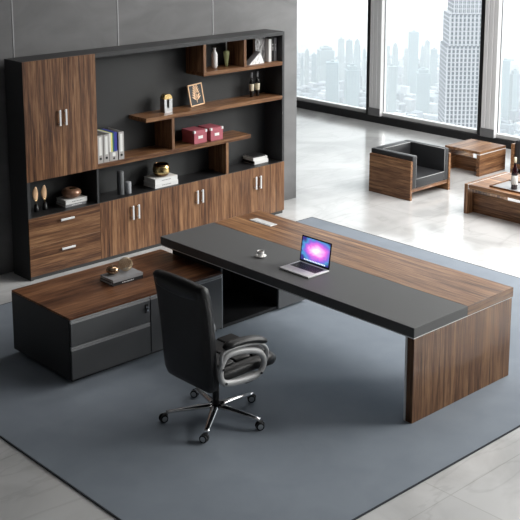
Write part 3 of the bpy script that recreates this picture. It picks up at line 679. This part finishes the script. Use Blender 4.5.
for xa in (AX0 + .122, AX1 - .122): pp.cyl((xa, ya - .004, .572), (xa, AY1 - .13 if AX0 + .1 < xa < AX1 - .1 else AY1 - .006, .572), .004, n=8)
pp.cyl((AX0 + .13, AY1 - .126, .572), (AX1 - .13, AY1 - .126, .572), .004, n=8).cyl((AX0 + .13, AY0 + .009, .266), (AX1 - .13, AY0 + .009, .266), .004, n=8)
for xa in (AX0 + .122, AX1 - .122): pp.cyl((xa, AY0 + .009, .16), (xa, AY0 + .009, .565), .003, n=8)
obj('piping', pp, W['seam'], ac)  # pale rods paint the highlights along the cushion edges, not sewn piping
# side table
TX0, TX1, TY0, TY1, TH = 7.33, 7.95, 4.12, 4.72, .35
st = thing('side_table', 'square walnut side table with pale inlay lines between armchair and windows', 'side table', (7.64, 4.42, 0))
obj('tabletop', MB().box(TX0, TX1, TY0 + .002, TY1 - .002, TH - .035, TH, .002), W['lounge_x'], st)
for y in (TY0, TY1 - .05): obj('side_panel', MB().box(TX0, TX1, y, y + .05, 0, TH - .046, .002), W['lounge_x'], st)
obj('inlay', MB().box(TX0 - .0005, TX1 + .0005, TY0 - .0005, TY0 + .05, TH - .0455, TH - .0355).box(TX0 - .0005, TX1 + .0005, TY1 - .05, TY1 + .0005, TH - .0455, TH - .0355), W['white'], st)
obj('lower_panel', MB().box(TX0 + .20, TX0 + .225, TY0 + .0505, TY1 - .0505, .0, .19), W['lounge_y'], st)
# coffee table
FX0, FX1, FY0, FY1, FH = 5.735, 6.60, 1.55, 3.20, .375
ct = thing('coffee_table', 'low walnut coffee table with a pale inlay line, cut by the right edge of view', 'coffee table', (6.2, 2.4, 0))
obj('tabletop', MB().box(FX0, FX1, FY0 + .062, FY1 - .062, FH - .05, FH, .002), W['wood_y'], ct)
for y in (FY0, FY1 - .053): obj('side_panel', MB().box(FX0, FX1, y, y + .053, 0, FH, .002), W['lounge_z'], ct)
obj('inlay', MB().box(FX0 - .0005, FX1, FY1 - .0615, FY1 - .0535, FH - .06, FH + .0006).box(FX0, FX1, FY0 + .0555, FY0 + .0615, FH - .05, FH + .0004), W['white'], ct)
obj('centre_panel', MB().box(FX0 + .12, FX0 + .145, FY0 + .056, FY1 - .056, .0, .245), W['lounge_y'], ct)
# sofa
sf = thing('sofa', 'black leather sofa with walnut side panel, just showing at the right edge', 'sofa', (8.2, 3.1, 0))
for y in (3.91, 2.15): obj('side_panel', MB().box(7.83, 8.55, y, y + .045, 0, .42, .002), W['lounge_x'], sf)
obj('seat_rail', MB().box(7.85, 8.53, 2.1955, 3.9095, .08, .14, .002), W['lounge_y'], sf)
obj('armrest', MB().box(7.84, 8.55, 3.80, 3.909, .1405, .475, .03, 4), W['sofa'], sf)
obj('armrest', MB().box(7.84, 8.55, 2.196, 2.305, .1405, .475, .03, 4), W['sofa'], sf)
obj('backrest', MB().box(8.42, 8.55, 2.31, 3.795, .1405, .62, .03, 4), W['sofa'], sf)
for y in (2.31, 3.055): obj('seat_cushion', MB().box(7.84, 8.41, y, y + .74, .1405, .32, .03, 4), W['sofa'], sf)
# tray, bottle, glass
t = thing('serving_tray', 'small metal tray with dark rim carrying a wine bottle on the coffee table', 'tray', (5.98, 2.62, FH))
obj('tray_plate', MB().box(5.83, 6.22, 2.45, 2.89, FH + .0006, FH + .008, .002), W['rail'], t)
obj('tray_rim', MB().box(5.822, 5.83, 2.442, 2.898, FH + .0006, FH + .022, .002).box(6.22, 6.228, 2.442, 2.898, FH + .0006, FH + .022, .002).box(5.83, 6.22, 2.442, 2.45, FH + .0006, FH + .022, .002).box(5.83, 6.22, 2.89, 2.898, FH + .0006, FH + .022, .002), W['shelf'], t)
bx, by, bz = 5.93, 2.62, FH + .0085
t = thing('wine_bottle', 'red wine bottle with white label standing on the tray', 'bottle', (bx, by, bz))
obj('bottle_body', MB().lathe((bx, by, bz), [(0, 0), (.034, 0), (.038, .006), (.039, .20), (.036, .235), (.018, .275), (.014, .30), (.014, .385), (0, .385)], 24), W['wine'], t)
obj('bottle_label', MB().lathe((bx, by, bz), [(.0392, .06), (.0402, .062), (.0402, .17), (.0392, .172), (.0385, .17), (.0385, .062)], 24), W['wlabel'], t)
obj('neck_foil', MB().lathe((bx, by, bz), [(.0142, .325), (.0155, .326), (.016, .39), (0, .392), (0, .386), (.0142, .386)], 16), W['label'], t)
gx, gy = 6.06, 2.53
t = thing('wine_glass', 'clear wine glass with red wine beside the bottle on the tray', 'wine glass', (gx, gy, bz))
obj('glass_body', MB().lathe((gx, gy, bz), [(0, 0), (.035, .0), (.034, .003), (.005, .008), (.004, .09), (.012, .10), (.036, .13), (.040, .165), (.032, .21), (.0305, .21), (.038, .165), (.034, .132), (.010, .104), (0, .101)], 24), W['glassw'], t)
obj('wine', MB().lathe((gx, gy, bz), [(0, .1025), (.009, .1045), (.0325, .133), (.0365, .155), (0, .155)], 24), W['red'], t)

# ------------------------------------------------------------------ city outside
GZ = -300
gm = facade('city_ground', (.30, .33, .36), (.40, .43, .46), 37, 1000, .5, 1)
struct('ground', MB().box(350, 1620, -400, 2000, GZ - 5, GZ), noisy('street_haze_grey', (.14, .16, .18), (.2, .22, .24), .01, .9))
fac = [facade('pale_facade_a', (.12, .16, .175), (.08, .115, .135), 4.2, 3.6), facade('pale_facade_b', (.16, .19, .20), (.11, .14, .155), 5.5, 4, .4, .7), facade('pale_facade_c', (.10, .145, .165), (.07, .11, .13), 3.4, 3.4, .7, .5)]
TW = [(1199, 1186, 4.2, -244), (1218, 1194, 6.0, -236), (1231, 1191, 7.9, -243), (1261, 1194, 23.4, -235), (1260, 1160, 10.4, -218), (1288, 1168, 10.7, -224), (1204, 1076, 8.7, -208), (1256, 1108, 5.1, -229), (1333, 1129, 9.3, -233), (1312, 1093, 8.5, -225), (1351, 1103, 6.1, -237), (1277, 1029, 13.3, -197), (1323, 1048, 5.9, -225), (1305, 1025, 6.8, -213), (1344, 1042, 9.7, -231), (1184, 935, 18.4, -233), (1105, 926, 12.2, -219), (1236, 838, 11.2, -215), (1250, 831, 10.2, -230), (1303, 873, 13.0, -252), (1108, 1036, 17.5, -226), (1078, 972, 16.8, -221)]
def tower(x, y, w, zt, i):
    rz = R(47.6 + (i * 37) % 23 - 11); hw_ = w / 2; H_ = zt - GZ
    t = thing('skyscraper', TL[i], 'skyscraper', (x, y, GZ), rz, group='hazy skyline towers')
    b_ = MB().box(-hw_, hw_, -hw_, hw_, 0, H_ * .93)
    if i % 3 == 0: b_.box(-hw_ * .72, hw_ * .72, -hw_ * .72, hw_ * .72, H_ * .93, H_)
    elif i % 3 == 1: b_.box(-hw_, hw_ * .3, -hw_, hw_, H_ * .93, H_)
    else: b_.box(-hw_, hw_, -hw_, hw_, H_ * .93, H_)
    obj('tower_body', b_, fac[i % 3], t, world=False)
    obj('roof_plant', MB().box(-hw_ * .3, hw_ * .3, -hw_ * .3, hw_ * .3, H_ + .01, H_ + 2.5), fac[0], t, world=False)
TL = ['thin hazy tower nearest the grey wall edge in the left window', 'slim hazy tower second from the grey wall edge in the left window', 'short hazy block left of the broadest block in the left window', 'broadest pale block in the middle of the left window', 'tall hazy tower right of the broadest block in the left window', 'hazy tower in the left window, left of the one nearest the mullion pair', 'tall slim hazy tower near the right side of the left window', 'thinnest hazy tower in the left window, touching the first mullion', 'hazy tower at the left edge of the middle window beside the first mullion', 'second hazy tower from the first mullion in the middle window', 'thin hazy tower just left of the tallest hazy one in the middle window', 'tallest hazy tower in the middle window, left of the stepped stone tower', 'thin hazy tower directly right of the tallest hazy one in the middle window', 'hazy tower with high roof between the tallest hazy one and the stepped tower', 'hazy tower right beside the stepped stone tower in the middle window', 'broad low hazy block in front of the tallest hazy tower in the middle window', 'low hazy block at the lower left of the middle window skyline', 'hazy tower beside the mullion in the right window', 'hazy block at the right edge of the picture in the right window', 'lowest hazy block of the right window skyline', 'wide low hazy block in front of the broadest one in the left window', 'low hazy block in front of the tall pair in the left window']
for i, (x, y, w, zt) in enumerate(TW): tower(x, y, w, zt, i)
# tall stepped tower
tx, ty = 650.5, 473.0
t = thing('skyscraper', 'tall pale stepped stone tower with vertical window stripes rising past the window top', 'skyscraper', (tx, ty, GZ), -R(42.4) + R(-1))
tm = facade('stone_tower', (.29, .29, .31), (.03, .036, .052), 2.9, 3.2, .8, .7)
H_ = 232
b_ = MB().box(-18, 18, -15, 15, 0, 197).box(-16.5, 16.5, -14, 14, 197, 220).box(-14, 14, -12, 12, 220, 262).box(-7, 7, -7, 7, 262, 285)
obj('tower_body', b_, tm, t, world=False)
fi = MB()
for i in range(13):
    x = -17.4 + i * 2.9; fi.box(x - .55, x + .55, -15.7, -15.05, 0, 196)
for i in range(12):
    x = -15.95 + i * 2.9; fi.box(x - .55, x + .55, -14.7, -14.05, 197.1, 219)
for i in range(10):
    x = -13.05 + i * 2.9; fi.box(x - .55, x + .55, -12.7, -12.05, 220.1, 260)
obj('pier', fi, facade('stone_piers', (.36, .36, .38), (.32, .32, .34), 3, 3.3, .9, .3), t, world=False)
# low-rise city carpet: nobody could count it
rnd = random.Random(11); cm = MB()
for i in range(6500):
    dd_ = rnd.uniform(1250, 1980); an = R(rnd.uniform(26, 52)); x = dd_ * math.cos(an); y = dd_ * math.sin(an)
    w, d_, h = rnd.uniform(5, 15), rnd.uniform(5, 15), rnd.choice((6, 8, 12, 16, 22)) * rnd.uniform(.6, 1.2)
    if any(abs(x - a) < w_ + 14 and abs(y - c_) < w_ + 14 for a, c_, w_, _ in TW): continue
    bb = bmesh.new(); bmesh.ops.create_cube(bb, size=1)
    co = [(x + a * w / 2, y + c_ * d_ / 2, GZ + (h if e else 0)) for a in (-1, 1) for c_ in (-1, 1) for e in (0, 1)]
    bb.free(); v = [cm.b.verts.new(p) for p in co]
    for f in ((0, 1, 3, 2), (4, 6, 7, 5), (0, 4, 5, 1), (2, 3, 7, 6), (1, 5, 7, 3)): cm.b.faces.new([v[k] for k in f])
def lowrise():
    m, t, b = nt('lowrise_city'); g = t.nodes.new('ShaderNodeNewGeometry'); c = t.nodes.new('ShaderNodeValToRGB')
    c.color_ramp.elements[0].color = (.05, .06, .085, 1); c.color_ramp.elements[1].color = (.30, .31, .33, 1)
    e = c.color_ramp.elements.new(.4); e.color = (.13, .15, .18, 1)
    t.links.new(g.outputs['Random Per Island'], c.inputs[0]); t.links.new(c.outputs[0], b.inputs['Base Color']); b.inputs['Roughness'].default_value = .9
    return m
tag(obj('lowrise_blocks', cm, lowrise()), 'dense pale carpet of low city blocks far below the windows', 'city blocks', kind='stuff')
# haze over the city
hz = bpy.data.materials.new('city_haze'); hz.use_nodes = True; T = hz.node_tree; T.nodes.clear()
o_ = T.nodes.new('ShaderNodeOutputMaterial'); vs = T.nodes.new('ShaderNodeVolumeScatter'); vs.inputs['Density'].default_value = HAZE = .00040
vs.inputs['Color'].default_value = (.93, .97, 1, 1); T.links.new(vs.outputs[0], o_.inputs['Volume'])
tag(obj('city_haze', MB().box(300, 2600, -1200, 2800, GZ - 20, 40), hz), 'pale haze hanging over the distant city', 'haze', kind='stuff')

# ------------------------------------------------------------------ light
SKY_H, SKY_UP = .72, 2.2
w = bpy.data.worlds.new('World'); scene.world = w; w.use_nodes = True; T = w.node_tree
bg = T.nodes['Background']; tc = T.nodes.new('ShaderNodeTexCoord'); sp = T.nodes.new('ShaderNodeSeparateXYZ'); T.links.new(tc.outputs['Generated'], sp.inputs[0])
# overcast sky: the dome is several times brighter overhead than at the horizon
up_ = math_node(T, 'MAXIMUM', sp.outputs[2], 0.0)
st_ = math_node(T, 'ADD', math_node(T, 'MULTIPLY', math_node(T, 'POWER', up_, .8), SKY_UP), SKY_H)
bg.inputs[0].default_value = (.93, .97, 1, 1); T.links.new(st_, bg.inputs[1])
def area(name, loc, sx, sy, e, col=(1, 1, 1), rot=(0, 0, 0)):
    l = bpy.data.lights.new(name, 'AREA'); l.shape = 'RECTANGLE'; l.size = sx; l.size_y = sy; l.energy = e; l.color = col
    o = bpy.data.objects.new(name, l); COL.objects.link(o); o.location = loc; o.rotation_euler = rot; return o
po = area('window_portal', (WX + .3, 1.6, 2.3), 4.2, 21, 1, rot=(0, R(90), 0)); po.data.cycles.is_portal = True
sun = bpy.data.lights.new('soft_sun', 'SUN'); sun.energy = 1.5; sun.angle = R(14); sun.color = (1, .98, .95)
so = bpy.data.objects.new('soft_sun', sun); COL.objects.link(so)
so.rotation_euler = Vector((1, -.78, .34)).to_track_quat('Z', 'Y').to_euler()
area('ceiling_light_panel', (6.9, -1.0, CZ - .02), 3.6, 7, 480, (1, .98, .95))  # added unseen lamp, brightens the window side of the room; no real fitting
area('ceiling_light_strip', (3.0, 3.6, CZ - .02), 4, .8, 25, (1, .98, .95))  # added weak fill above the cabinet side, no real fitting there

# ------------------------------------------------------------------ camera
rt = Vector((0.7378659974259195, -0.6749401622314667, -0.00308986239407714)); up = Vector((0.13276951170685203, 0.14065631432998768, 0.9811157210035054)); fw = Vector((0.6617597952458105, 0.7243421695898046, -0.1933969874381653))
cd = bpy.data.cameras.new('camera'); co = bpy.data.objects.new('camera', cd); COL.objects.link(co)
mt = Matrix((rt, up, -fw)).transposed().to_4x4(); mt.translation = Vector((-4.9676, -4.5765, 3.8449)); co.matrix_world = mt
cd.sensor_width = 36; cd.lens = 1093.63 / 520 * 36; cd.shift_x = (260 - 247.29) / 520; cd.shift_y = -(260 - 110.79) / 520
cd.clip_start = .05; cd.clip_end = 6000
scene.camera = co
vs_ = scene.view_settings; vs_.view_transform = 'Standard'; vs_.look = 'None'; vs_.gamma = 1; vs_.exposure = .75; vs_.use_curve_mapping = False
cy = scene.cycles; cy.use_denoising = True; cy.max_bounces = 10; cy.diffuse_bounces = 5; cy.glossy_bounces = 5; cy.transparent_max_bounces = 12; cy.volume_bounces = 1; cy.sample_clamp_indirect = 6
for o in list(scene.objects):
    if '_o' in o: del o['_o']
